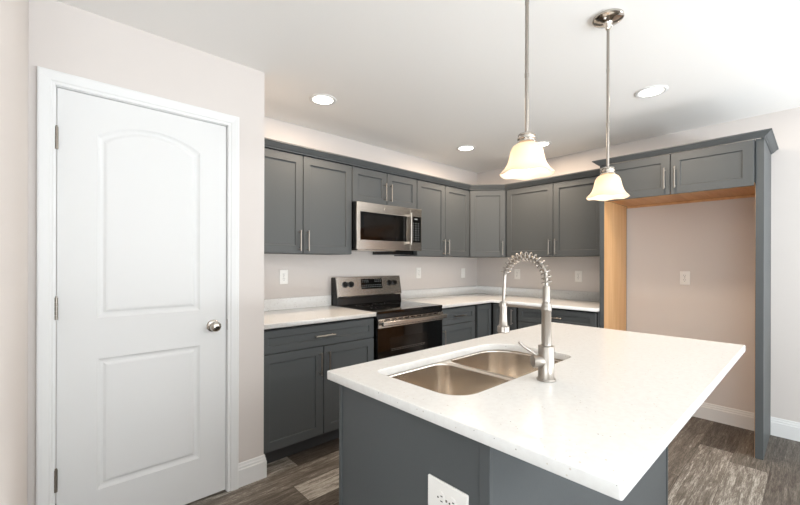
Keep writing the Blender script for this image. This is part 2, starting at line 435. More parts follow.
def wall_cabinet(label, w_, z0, z1, loc, rz, doors, pull_side, d_=0.31, group=None, pull_z=None, L=0.155, rail=0.057):
    t = thing('wall_cabinet', label, 'cabinet', loc, rz, group)
    carcass(t, w_, d_, z0, z1); face_shadow(t, w_, z0, z1)
    for (a, b), ps in zip(doors, pull_side):
        dr = shaker('door', t, a+G/2, z0+0.002, b-G/2, z1-0.006, rail)
        px = (b - 0.033) if ps == 'r' else (a + 0.033)
        pull(dr, px, (pull_z if pull_z else z0 + 0.095), True, L)
    return t
UZ0, UZ1 = 1.363, 2.10
FA = 2.63                # carcass front of the upper cabinets on the back wall (doors stand 2 cm proud)
wall_cabinet('grey shaker wall cabinet with two tall doors, nearest the white pantry door', 0.893, UZ0, UZ1, (0.972, FA, 0), 0, ((0,0.4465),(0.4465,0.893)), 'rl', WA-FA-0.001)
wall_cabinet('short grey shaker wall cabinet with two low doors directly above the microwave', 0.760, 1.803, UZ1, (1.867, FA, 0), 0, ((0,0.38),(0.38,0.76)), 'rl', WA-FA-0.001, pull_z=1.918, L=0.155)
wall_cabinet('grey shaker wall cabinet with two tall doors between the microwave and the room corner', 0.818, UZ0, UZ1, (2.629, FA, 0), 0, ((0,0.413),(0.413,0.818)), 'rl', WA-FA-0.001)
# diagonal corner cabinet
P0 = Vector((3.452, FA-0.0)); P1 = Vector((3.74, 2.318))
def corner_cabinet():
    ang = math.atan2(P1.y-P0.y, P1.x-P0.x); wd = (P1-P0).length
    t = thing('corner_wall_cabinet', 'single-door grey diagonal wall cabinet set across the corner of the two runs', 'cabinet', (P0.x, P0.y, 0), ang)
    mi = Matrix.Rotation(-ang, 2)
    poly = [P0, P1, Vector((WB-0.001, P1.y)), Vector((WB-0.001, WA-0.001)), Vector((P0.x, WA-0.001))]
    pl = [mi @ (p - P0) for p in poly]
    bm = bmesh.new(); loft(bm, [[(p.x, p.y, UZ0) for p in pl], [(p.x, p.y, UZ1) for p in pl]])
    finish(bm, 'carcass', M_CAB, t)
    box('gap_shade', M_GAPSHADE, 0.02, -0.0009, UZ0+0.004, wd-0.02, -0.0001, UZ1-0.004, t)  # dark sheet, paints the shade around the diagonal door
    dr = shaker('door', t, 0.022, UZ0+0.002, wd-0.022, UZ1-0.006)
    pull(dr, wd-0.022-0.033, UZ0+0.095)
corner_cabinet()
FB = 3.74
wall_cabinet('grey shaker wall cabinet with two tall doors beside the refrigerator alcove', 1.05, UZ0, UZ1, (FB, 2.314, 0), -PI/2, ((0,0.528),(0.528,1.0)), 'rl', WB-FB-0.001)

# crown moulding swept along a path with outward offsets
def crown(name, label, path, z, sc=1.0, prof=None):
    prof = prof or [(-0.03, 0.0), (0.006, 0.0), (0.008, 0.008), (0.016, 0.014), (0.030, 0.034), (0.034, 0.040), (0.040, 0.042), (0.040, 0.052), (-0.03, 0.052)]
    bm = bmesh.new()
    rings = []
    for i, p in enumerate(path):
        p = Vector(p)
        d0 = (p - Vector(path[i-1])).normalized() if i > 0 else None
        d1_ = (Vector(path[i+1]) - p).normalized() if i < len(path)-1 else None
        n0 = Vector((d0.y, -d0.x)) if d0 else None; n1 = Vector((d1_.y, -d1_.x)) if d1_ else None
        if n0 is None: n = n1
        elif n1 is None: n = n0
        else:
            n = (n0+n1).normalized(); n = n / max(0.3, n.dot(n0))
        rings.append([(p.x + n.x*o_*sc, p.y + n.y*o_*sc, z + h*sc) for o_, h in prof])
    loft(bm, rings)
    o = finish(bm, name, M_CAB)
    return tag(o, label, 'molding')
crown('crown_molding', 'low grey crown moulding running along the top of the wall cabinets',
      [(0.974, FA-0.021), (P0.x-0.008, FA-0.021), (FB-0.021, P1.y+0.008), (FB-0.021, 1.302)], UZ1+0.001)

# ------------------------------------------------------------------ refrigerator surround
PX = 3.475
FRT = 2.124
fc = thing('refrigerator_enclosure', 'tall grey refrigerator enclosure with two end panels and a two-door cabinet bridging the empty alcove', 'cabinet', (PX+0.001, 1.2185, 0), -PI/2)
FW = 1.2185-0.2825
for y0, y1, s_ in ((1.222, 1.257, -1), (0.237, 0.279, 1)):      # local x runs towards -Y, so the left panel is at x < 0
    a, b = 1.2185-y1, 1.2185-y0
    bm = bmesh.new(); bx(bm, a, -0.001, 0.001, b, WB-PX-0.002, FRT)
    sp_ = finish(bm, 'side_panel', M_CAB, fc, bevel=0.0015)
    lx = (b+0.0003, b+0.002) if s_ < 0 else (a-0.002, a-0.0003)
    box('maple_lining', M_MAPLE, lx[0], 0.003, 0.001, lx[1], WB-PX-0.0165, 1.829, sp_)['label'] = 'pale maple inner face'
carcass(fc, FW, WB-PX-0.003, 1.838, FRT); face_shadow(fc, FW, 1.838, FRT)
box('bottom_panel', M_MAPLEY, 0.001, 0.002, 1.830, FW-0.001, WB-PX-0.004, 1.8375, fc)['label'] = 'pale maple underside'
box('wall_cleat', M_MAPLEY, 0.002, WB-PX-0.022, 1.812, FW-0.002, WB-PX-0.004, 1.8295, fc)['label'] = 'maple rail along the wall'
for a, b, ps in ((0.0, FW/2, 'r'), (FW/2, FW, 'l')):
    dr = shaker('door', fc, a+G/2, 1.816, b-G/2, FRT-0.006)
    pull(dr, (b-0.033) if ps == 'r' else (a+0.033), 1.937, True, 0.16)
cp = [(-0.015, 0.0), (0.004, 0.0), (0.006, 0.005), (0.012, 0.007), (0.018, 0.012), (0.032, 0.026), (0.036, 0.028), (0.040, 0.030), (0.040, 0.038), (-0.015, 0.038)]
crown('crown_molding', 'grey crown moulding wrapping three sides of the taller refrigerator surround',
      [(WB-0.003, 1.2585), (PX-0.022, 1.2585), (PX-0.022, 0.2365), (WB-0.003, 0.2365)], FRT+0.001, 1.0, cp)

# ------------------------------------------------------------------ base cabinets
BZ0, BZ1 = 0.105, 0.8835
def base_cabinet(name, label, w_, d_, loc, rz, fronts, toe=True, toe_in=0.06, body=True):
    t = thing(name, label, 'cabinet', loc, rz)
    if body: carcass(t, w_, d_, BZ0, BZ1)
    box('gap_shade', M_GAPSHADE, 0.004, -0.0009, BZ0+0.004, w_-0.004, -0.0001, BZ1-0.004, t)  # dark sheet, shade between drawer and door fronts put in as colour
    box('toe_kick', M_TOE, 0.001, toe_in, 0.001, w_-0.001, toe_in+0.018, BZ0-0.0005, t)
    for kind, a, b, z0, z1, ps in fronts:
        o = shaker(kind, t, a+G/2, z0, b-G/2, z1, 0.045 if kind == 'drawer' else 0.057)
        if kind == 'drawer': pull(o, (a+b)/2, (z0+z1)/2, False)
        elif ps == 'r': pull(o, b-0.032, z1-0.115)
        elif ps == 'l': pull(o, a+0.032, z1-0.115)
    return t
FBA = 2.335   # carcass front, back wall run
base_cabinet('base_cabinet', 'grey shaker base cabinet with wide drawer over two doors, left of the range', 0.893, WA-FBA-0.001, (0.972, FBA, 0), 0,
    [('drawer', 0.0, 0.893, 0.722, 0.866, ''), ('door', 0.0, 0.4465, BZ0+0.004, 0.717, 'r'), ('door', 0.4465, 0.893, BZ0+0.004, 0.717, 'l')])
base_cabinet('base_cabinet', 'grey shaker base cabinet with one drawer over one door, right of the range', 0.528, WA-FBA-0.001, (2.637, FBA, 0), 0,
    [('drawer', 0.0, 0.522, 0.722, 0.866, ''), ('door', 0.0, 0.522, BZ0+0.004, 0.717, 'l')])
FBB = 3.462
def corner_base():
    t = thing('corner_base_cabinet', 'grey L-shaped corner base cabinet with two tall doors meeting at the inside corner', 'cabinet', (3.167, FBA, 0), 0)
    pts = [(0.0, 0.0), (FBB-3.167, 0.0), (FBB-3.167, 2.01-FBA), (WB-0.001-3.167, 2.01-FBA), (WB-0.001-3.167, WA-0.001-FBA), (0.0, WA-0.001-FBA)]
    bm = bmesh.new(); loft(bm, [[(x, y, BZ0) for x, y in pts], [(x, y, BZ1) for x, y in pts]]); finish(bm, 'carcass', M_GAPSHADE, t)  # carcass coloured near-black, painting the shade around its doors
    o = shaker('door', t, 0.034, BZ0+0.004, FBB-3.167-0.023, 0.866, 0.045)
    # second leaf, on the side that faces the island
    dr = shaker('door', t, 0.0, BZ0+0.004, 0.262, 0.866, 0.045)
    dr.location = (FBB-3.167, -0.040, 0); dr.rotation_euler = (0, 0, -PI/2)
    pull(dr, 0.262-0.032, 0.756)
    bm = bmesh.new(); bx(bm, 0.001, 0.06, 0.001, FBB-3.167+0.078, 0.078, BZ0-0.0005); bx(bm, FBB-3.167+0.06, 2.01-FBA, 0.001, FBB-3.167+0.078, 0.0595, BZ0-0.0005)
    finish(bm, 'toe_kick', M_TOE, t)
corner_base()
base_cabinet('base_cabinet', 'grey shaker base cabinet with one wide drawer over two doors, against the refrigerator panel', 0.748, WB-FBB-0.001, (FBB, 2.008, 0), -PI/2,
    [('drawer', 0.0, 0.735, 0.722, 0.866, ''), ('door', 0.0, 0.3675, BZ0+0.004, 0.717, 'r'), ('door', 0.3675, 0.735, BZ0+0.004, 0.717, 'l')])

# ------------------------------------------------------------------ countertops
CZ0, CZ1 = 0.8845, 0.914
t = thing('countertop', 'white quartz countertop with short backsplash, between the pantry and the range', 'countertop', (0.972, 2.29, CZ0))
pl = plate2d('slab', [[(0.001, 0), (0.893, 0), (0.893, WA-2.29-0.001), (0.001, WA-2.29-0.001)]], 0, CZ1-CZ0, M_QUARTZ, t, 0.002)
box('backsplash', M_QUARTZ, 0.001, WA-2.29-0.021, CZ1-CZ0+0.0005, 0.893, WA-2.29-0.001, CZ1-CZ0+0.092, t, 0.0015)
t = thing('countertop', 'white quartz L-shaped countertop with backsplash turning the room corner', 'countertop', (2.637, 2.29, CZ0))
ox, oy = 2.637, 2.29
L_ = [(0, 0), (3.415-ox, 0), (3.415-ox, 1.259-oy), (WB-0.001-ox, 1.259-oy), (WB-0.001-ox, WA-0.001-oy), (0, WA-0.001-oy)]
plate2d('slab', [L_], 0, CZ1-CZ0, M_QUARTZ, t, 0.002)
S_ = [(0, WA-0.021-oy), (WB-0.021-ox, WA-0.021-oy), (WB-0.021-ox, 1.259-oy), (WB-0.001-ox, 1.259-oy), (WB-0.001-ox, WA-0.001-oy), (0, WA-0.001-oy)]
plate2d('backsplash', [S_], CZ1-CZ0+0.0005, CZ1-CZ0+0.092, M_QUARTZ, t, 0.0015)

# ------------------------------------------------------------------ range
def make_range():
    t = thing('electric_range', 'stainless and black electric range with smooth glass cooktop against the back wall', 'stove', (1.8705, 2.29, 0))
    W = 0.760; D = WA-2.29-0.006
    bm = bmesh.new(); bx(bm, 0.001, 0.02, 0.06, W-0.001, D, 0.895); finish(bm, 'body', M_BLACK, t)
    box('cooktop', M_GLASS, 0.0, -0.004, 0.896, W, D-0.002, 0.917, t, 0.003)
    bm = bmesh.new()
    for x, y, r in ((0.2, 0.17, 0.10), (0.56, 0.17, 0.085), (0.2, 0.42, 0.075), (0.56, 0.42, 0.10), (0.38, 0.44, 0.055)):
        for rr in (r, r*0.62):
            ri = []
            for q in (rr, rr-0.002):
                ri.append([(x+q*math.cos(2*PI*k/40), y+q*math.sin(2*PI*k/40), 0.9174) for k in range(40)])
            loft(bm, ri, False, False)
    finish(bm, 'burner_rings', mat('burner_print', (58, 56, 55), 0.3), t)
    box('front_trim', M_BLACK, 0.001, 0.0, 0.862, W-0.001, 0.0195, 0.8955, t)
    # oven door
    dr = box('oven_door', M_GLASS, 0.003, -0.006, 0.225, W-0.003, 0.019, 0.860, t, 0.003)
    box('door_window', M_SCREEN, 0.13, -0.0068, 0.36, W-0.2, -0.0062, 0.70, dr)
    for zr in (0.50, 0.60):
        bm = bmesh.new()
        for xx in range(13): bx(bm, 0.15+xx*0.03, -0.0071, zr, 0.153+xx*0.03, -0.0069, zr+0.012)
        bx(bm, 0.145, -0.0072, zr+0.010, 0.53, -0.00705, zr+0.014); bx(bm, 0.145, -0.0072, zr-0.002, 0.53, -0.00705, zr+0.001)
        finish(bm, 'oven_rack', M_RACK, dr)
    bm = bmesh.new(); bx(bm, 0.004, -0.016, 0.788, W-0.004, -0.0065, 0.859)
    finish(bm, 'door_rail', M_STEEL, dr, bevel=0.002)
    bm = bmesh.new()
    for k in range(9):
        x = 0.07 + k*0.07
        bx(bm, x, -0.0172, 0.846, x+0.05, -0.0162, 0.855)
    finish(bm, 'vent_slots', M_BLACK, dr)
    bm = bmesh.new()
    sec = rrect(-0.010, -0.017, 0.010, 0.017, 0.006, 4)
    loft(bm, [[(x, -0.058+a, 0.826+b) for a, b in sec] for x in (0.012, W-0.012)])
    for x in (0.02, W-0.045): bx(bm, x, -0.049, 0.816, x+0.025, -0.0162, 0.836)
    finish(bm, 'handle', M_STEEL, dr, bevel=0.0015)
    dw = box('storage_drawer', M_STEEL, 0.003, -0.006, 0.065, W-0.003, 0.019, 0.220, t, 0.003)
    for x in (0.05, W-0.05):
        for y in (0.07, D-0.06):
            bm = bmesh.new(); lathe(bm, [(0.0005, 0.001), (0.018, 0.001), (0.018, 0.0595), (0.0005, 0.0595)], 12, x, y)
            finish(bm, 'foot', M_BLACK, t)
    # backguard: black riser, slanted stainless control panel
    bm = bmesh.new()
    prof = [(D-0.105, 0.9175), (D, 0.9175), (D, 1.160), (D-0.060, 1.160), (D-0.082, 1.000), (D-0.092, 0.992)]
    loft(bm, [[(x, y, z) for y, z in prof] for x in (0.001, W-0.001)])
    bg_ = finish(bm, 'backguard', M_BLACK, t, bevel=0.002)
    bm = bmesh.new()
    prof = [(D-0.106, 0.985), (D-0.093, 0.985), (D-0.0612, 1.1605), (D-0.001, 1.1605), (D-0.001, 1.167), (D-0.078, 1.167), (D-0.1105, 0.997)]
    loft(bm, [[(x, y, z) for y, z in prof] for x in (0.004, W-0.004)])
    cpn = finish(bm, 'control_panel', M_STEEL, t, bevel=0.0015)
    sl = math.atan2(0.0325, 0.170)
    def on_panel(u, v):   # v = fraction up the slanted face
        return Vector((u, D-0.1105 + 0.0325*v, 0.997 + 0.170*v))
    rotm = Matrix.Rotation(PI/2 - sl, 4, 'X')
    for u in (0.088, 0.150, 0.605, 0.668):
        c = on_panel(u, 0.60)
        mt = Matrix.Translation(c) @ rotm
        bm = bmesh.new()
        lathe(bm, [(0.0005, 0.0008), (0.028, 0.0008), (0.028, 0.005), (0.021, 0.008), (0.019, 0.024), (0.017, 0.027), (0.0005, 0.027)], 24, mtx=mt)
        kn = finish(bm, 'knob', M_KNOB, cpn, smooth=True)
        bm = bmesh.new()
        g = [(-0.004, -0.019), (0.004, -0.019), (0.004, 0.019), (-0.004, 0.019)]
        loft(bm, [[mt @ Vector((a, b, z)) for a, b in g] for z in (0.0275, 0.036)])
        finish(bm, 'grip', M_KNOB, kn)
    def on_face(u0, u1, v0, v1, th, nm, m, par, off=0.0):
        bm = bmesh.new()
        nrm = Vector((0, -math.cos(sl), math.sin(sl)))
        q = [on_panel(u0, v0), on_panel(u1, v0), on_panel(u1, v1), on_panel(u0, v1)]
        loft(bm, [[p + nrm*(0.0004+off) for p in q], [p + nrm*(th+off) for p in q]])
        return finish(bm, nm, m, par)
    ds = on_face(0.265, 0.515, 0.32, 0.86, 0.002, 'display', M_GLASS, cpn)
    nrm = Vector((0, -math.cos(sl), math.sin(sl)))
    for r_, v in enumerate((0.42, 0.52, 0.70, 0.78)):
        for k in range(11):
            u = 0.275 + k*0.0215
            if r_ >= 2 and 4 <= k <= 6: continue
            q = [on_panel(u, v-0.012), on_panel(u+0.011, v-0.012), on_panel(u+0.011, v+0.016), on_panel(u, v+0.016)]
            bm = bmesh.new(); loft(bm, [[p + nrm*0.0021 for p in q], [p + nrm*0.0024 for p in q]])
            finish(bm, 'key', M_DIGIT, ds)
    return t
make_range()

# ------------------------------------------------------------------ microwave
def microwave():
    t = thing('microwave', 'stainless over-the-range microwave hung under the short wall cabinet', 'microwave', (1.867, 2.545, 1.408))
    W = 0.757; H = 0.392; D = WA-2.545-0.002
    box('body', M_BLACK, 0.001, 0.022, 0.004, W, D, H, t, 0.002)
    # door: stainless frame ring around black glass
    me = plate2d('door', [[(0.0, 0.0), (0.607, 0.0), (0.607, H-0.002), (0.0, H-0.002)], [(0.036, 0.078), (0.565, 0.078), (0.565, H-0.08), (0.036, H-0.08)]], 0, 0.020, M_STEEL, t, 0.0015)
    for v in me.data.vertices: v.co = Vector((v.co.x, v.co.z, v.co.y))
    me.data.update()
    gl = box('door_glass', M_GLASS, 0.0365, 0.003, 0.0785, 0.5645, 0.0215, H-0.0805, me)
    box('door_screen', M_SCREEN, 0.075, 0.0015, 0.108, 0.475, 0.0028, H-0.108, me)['label'] = 'grey mesh window'
    bm = bmesh.new()
    sec = rrect(-0.011, -0.008, 0.011, 0.008, 0.005, 4)
    loft(bm, [[(0.586+a, -0.040+b, z) for a, b in sec] for z in (0.05, H-0.05)])
    for z in (0.06, H-0.085): bx(bm, 0.578, -0.033, z, 0.594, 0.0002, z+0.025)
    finish(bm, 'handle', M_STEEL, me, bevel=0.0015)
    bm = bmesh.new(); mt = Matrix.Translation((0.30, -0.0002, H-0.040)) @ Matrix.Rotation(PI/2, 4, 'X')
    lathe(bm, [(0.0005, 0), (0.010, 0), (0.010, 0.0015), (0.0085, 0.002), (0.0005, 0.002)], 24, mtx=mt)
    finish(bm, 'round_badge', M_CHROME, me, smooth=True)
    cf = box('control_frame', M_STEEL, 0.6095, 0.0, 0.0, W, 0.0215, H-0.002, t, 0.0015)
    cpn = box('control_panel', M_GLASS, 0.622, -0.0022, 0.078, W-0.012, -0.0003, H-0.075, cf)
    for r_ in range(8):
        for k in range(3):
            x = 0.636 + k*0.034; z = 0.098 + r_*0.022
            box('key', M_DIGIT, x, -0.0027, z, x+0.015, -0.0023, z+0.006, cpn)
    box('clock_display', M_DIGIT, 0.660, -0.0027, 0.288, 0.700, -0.0023, 0.300, cpn)
    bm = bmesh.new(); bx(bm, 0.03, 0.03, -0.010, 0.45, 0.36, 0.0035)
    finish(bm, 'grease_filter', M_STEEL, t)['label'] = 'stainless underside panel'
    bm = bmesh.new(); bx(bm, 0.47, 0.10, -0.036, W-0.01, D-0.01, 0.0035); finish(bm, 'underside_vent', M_BLACK, t)
    return t
microwave()

# ------------------------------------------------------------------ island
IX0, IX1, IY0, IY1 = 0.758, 2.336, 0.513, 1.158
def island():
    t = thing('island_cabinet', 'grey kitchen island cabinet under the overhanging white quartz slab', 'kitchen island', (IX0, IY0, 0))
    w_, d_ = IX1-IX0, IY1-IY0
    # panels around a hollow body (the sink hangs inside)
    box('end_panel', M_CAB, 0.006, 0.03, 0.001, 0.018, d_-0.037, BZ1, t)
    box('end_panel', M_CAB, w_-0.018, 0.03, 0.001, w_-0.004, d_-0.037, BZ1, t)
    box('back_panel', M_CAB, 0.012, 0.005, 0.001, w_-0.012, 0.019, BZ1, t)
    box('bottom_panel', M_MAPLE, 0.020, 0.021, BZ0, w_-0.020, d_-0.04, BZ0+0.015, t)
    for (a, b, c, d) in ((0.0, 0.0, 0.0115, 0.0295), (w_-0.0115, 0.0, w_, 0.0295), (0.0, d_-0.0365, 0.0185, d_-0.022), (w_-0.0185, d_-0.0365, w_, d_-0.022)):
        box('corner_post', M_CAB, a, b, 0.001, c, d, BZ1, t, 0.002)
    # front (sink side): frame, doors and drawers, facing the range
    me = plate2d('front_frame', [[(0.019, BZ0), (w_-0.019, BZ0), (w_-0.019, BZ1), (0.019, BZ1)]] + [[(a, BZ0+0.03), (b, BZ0+0.03), (b, BZ1-0.03), (a, BZ1-0.03)] for a, b in ((0.05, 0.83), (0.87, w_-0.05))], 0, 0.018, M_CAB, t)
    for v in me.data.vertices: v.co = Vector((v.co.x, d_-0.04+v.co.z, v.co.y))
    me.data.flip_normals(); me.data.update()
    def front(kind, a, b, z0, z1, ps):
        o = shaker(kind, t, 0.0, z0, b-a-G, z1, 0.045 if kind == 'drawer' else 0.057)
        o.location = (b-G/2, d_-0.0215, 0); o.rotation_euler = (0, 0, PI)
        if kind == 'drawer': pull(o, (b-a)/2, (z0+z1)/2, False)
        else: pull(o, (b-a-G-0.032) if ps == 'r' else 0.032, z1-0.115)
    front('door', 0.02, 0.43, BZ0+0.004, 0.717, 'l'); front('door', 0.43, 0.84, BZ0+0.004, 0.717, 'r')
    front('drawer', 0.02, 0.84, 0.722, 0.866, '')
    front('door', 0.84, w_-0.02, BZ0+0.004, 0.717, 'l'); front('drawer', 0.84, w_-0.02, 0.722, 0.866, '')
    box('toe_kick', M_TOE, 0.02, d_-0.10, 0.001, w_-0.02, d_-0.085, BZ0-0.0005, t)
    return t
island()
SX0, SX1, SY0, SY1 = 0.729, 2.41, 0.226, 1.171
HX0, HX1, HY0, HY1 = 0.850, 1.610, 0.675, 1.056
hole = rrect(HX0, HY0, HX1, HY1, (0.085, 0.06, 0.13, 0.035), 10)
isl = plate2d('island_countertop', [rrect(SX0, SY0, SX1, SY1, 0.006, 3), hole], CZ0, CZ1, M_QUARTZ, None, 0.0025)
tag(isl, 'large white speckled quartz island countertop with sink cutout and seating overhang', 'countertop')

# ------------------------------------------------------------------ sink
def sink():
    t = thing('double_bowl_sink', 'stainless undermount double-bowl sink set into the island countertop', 'sink', (HX0, HY0, 0.69))
    X0, Y0, Z0 = HX0, HY0, 0.69
    zt = 0.8840 - Z0
    w_, d_ = HX1-HX0, HY1-HY0
    def shift(pts): return [(x-X0, y-Y0) for x, y in pts]
    o1 = (-0.008, -0.008, 0.374, d_+0.008); o2 = (0.388, -0.008, w_+0.008, d_+0.008)
    r1 = (0.075, 0.06, 0.06, 0.05); r2_ = (0.06, 0.06, 0.125, 0.06)
    rim = plate2d('rim', [rrect(-0.024, -0.024, w_+0.024, d_+0.024, 0.06, 8), rrect(*o1, r1, 8), rrect(*o2, r2_, 8)], zt-0.0018, zt-0.0002, M_SINK, t)
    for (a, b, c, d), rr in ((o1, r1), (o2, r2_)):
        bm = bmesh.new(); rings = []
        for ins, z in ((-0.0, zt-0.002), (0.0, zt-0.012), (0.004, 0.08), (0.007, 0.035), (0.013, 0.016), (0.024, 0.005), (0.04, 0.0015)):
            q = [max(0.012, r-ins*0.3) for r in rr]
            rings.append([(x, y, z) for x, y in rrect(a+ins, b+ins, c-ins, d-ins, q, 8)])
        cx, cy = (a+c)/2, (b+d)/2
        n = len(rings[0])
        # floor closes onto the drain circle
        last = rings[-1]
        ring = []
        for x, y, z in last:
            an = math.atan2(y-cy, x-cx); ring.append((cx+0.045*math.cos(an), cy+0.045*math.sin(an), -0.0005))
        rings.append(ring)
        rings.append([(cx+(x-cx)*0.9, cy+(y-cy)*0.9, -0.004) for x, y, z in ring])
        loft(bm, rings, False, True)
        bw = finish(bm, 'bowl', M_SINK, t, smooth=True)
        md = bw.modifiers.new('thick', 'SOLIDIFY'); md.thickness = 0.0012; md.offset = 1
        bm = bmesh.new()
        lathe(bm, [(0.0005, -0.003), (0.018, -0.003), (0.022, -0.001), (0.034, -0.001), (0.040, 0.0012), (0.043, 0.0012), (0.043, -0.0002), (0.0005, -0.0032)][:7], 28, cx, cy)
        finish(bm, 'drain', M_CHROME, bw, smooth=True)
    return t
sink()

# ------------------------------------------------------------------ faucet
def faucet():
    fx, fy = 1.201, 0.598
    t = thing('spring_faucet', 'tall brushed nickel spring pull-down faucet standing behind the sink', 'faucet', (fx, fy, CZ1+0.0005))
    bm = bmesh.new()
    lathe(bm, [(0.0005, 0), (0.030, 0), (0.030, 0.004), (0.0285, 0.0065), (0.0255, 0.007), (0.0250, 0.012), (0.0250, 0.110), (0.0235, 0.112), (0.0005, 0.112)], 36)
    finish(bm, 'base', M_NICKEL, t, smooth=True)
    bm = bmesh.new()
    lathe(bm, [(0.0005, 0.1125), (0.0155, 0.1125), (0.0150, 0.222), (0.0165, 0.224), (0.0165, 0.240), (0.0150, 0.242), (0.0150, 0.250), (0.0118, 0.254), (0.0118, 0.302), (0.0100, 0.306), (0.0005, 0.306)], 28)
    finish(bm, 'column', M_NICKEL, t, smooth=True)
    # hose path: up, over towards the sink (+y), down to the spray head
    R = 0.0775; zc = 0.326
    path = [Vector((0, 0, 0.300 + (zc-0.300)*k/4)) for k in range(4)]
    for k in range(33):
        a = PI*k/32; path.append(Vector((0, R - R*math.cos(a), zc + R*math.sin(a))))
    path += [Vector((0, 2*R + 0.001*k, zc - k*0.0175)) for k in range(1, 6)]
    end = path[-1]
    bm = bmesh.new(); tube(bm, path, 0.0058, 12); finish(bm, 'hose', M_NICKEL, t, smooth=True)
    # coil along the path up to the far side of the arch
    cum = [0]
    for a, b in zip(path, path[1:]): cum.append(cum[-1] + (b-a).length)
    Ls = 0.01; Le = (zc-0.300) + PI*R*0.93
    def at(s):
        for i in range(len(path)-1):
            if cum[i+1] >= s:
                f = (s-cum[i])/(cum[i+1]-cum[i]); return path[i].lerp(path[i+1], f), (path[i+1]-path[i]).normalized()
        return path[-1], (path[-1]-path[-2]).normalized()
    pts = []; turns = 16; N = turns*16
    for i in range(N+1):
        s_ = Ls + (Le-Ls)*i/N; p, tg = at(s_)
        nx = Vector((1, 0, 0)); nb = tg.cross(nx)
        a = 2*PI*turns*i/N; rr = 0.0145
        pts.append(p + (nx*math.cos(a) + nb*math.sin(a))*rr)
    bm = bmesh.new(); tube(bm, pts, 0.0023, 7); finish(bm, 'spring', M_NICKEL, t, smooth=True)
    bm = bmesh.new()
    hz = end.z; hy = end.y
    lathe(bm, [(0.0005, hz+0.006), (0.0095, hz+0.006), (0.0125, hz), (0.0125, hz-0.030), (0.0135, hz-0.062), (0.0155, hz-0.078), (0.0210, hz-0.084), (0.0215, hz-0.102), (0.019, hz-0.105), (0.0005, hz-0.105)], 28, 0, hy)
    finish(bm, 'spray_head', M_NICKEL, t, smooth=True)
    bm = bmesh.new()
    tube(bm, [(0, 0.0155, 0.232), (0, hy-0.015, 0.232)], 0.0048, 12)
    lathe(bm, [(0.0130, 0.226), (0.0155, 0.226), (0.0155, 0.238), (0.0130, 0.238)], 24, 0, hy, closed=True)
    finish(bm, 'support_arm', M_NICKEL, t, smooth=True)
    # handle hub and lever, to the side that looks at the left of the picture
    dv = Vector((-0.80, 0.60, 0)).normalized()
    rot = dv.to_track_quat('Z', 'Y').to_matrix().to_4x4()
    mt = Matrix.Translation(Vector((0, 0, 0.062)) + dv*0.012) @ rot
    bm = bmesh.new(); lathe(bm, [(0.0005, 0), (0.0215, 0), (0.0215, 0.030), (0.0195, 0.034), (0.0005, 0.034)], 28, mtx=mt)
    hb = finish(bm, 'handle_hub', M_NICKEL, t, smooth=True)
    c = Vector((0, 0, 0.062)) + dv*0.030
    bm = bmesh.new(); e2 = c + dv*0.010 + Vector((0, 0, 0.018))
    tube(bm, [e2 + dv*-0.01, e2 + dv*0.036 + Vector((0, 0, 0.030)), e2 + dv*0.052 + Vector((0, 0, 0.044))], [0.0045, 0.0042, 0.004], 12)
    finish(bm, 'lever', M_NICKEL, hb, smooth=True)
    return t
faucet()

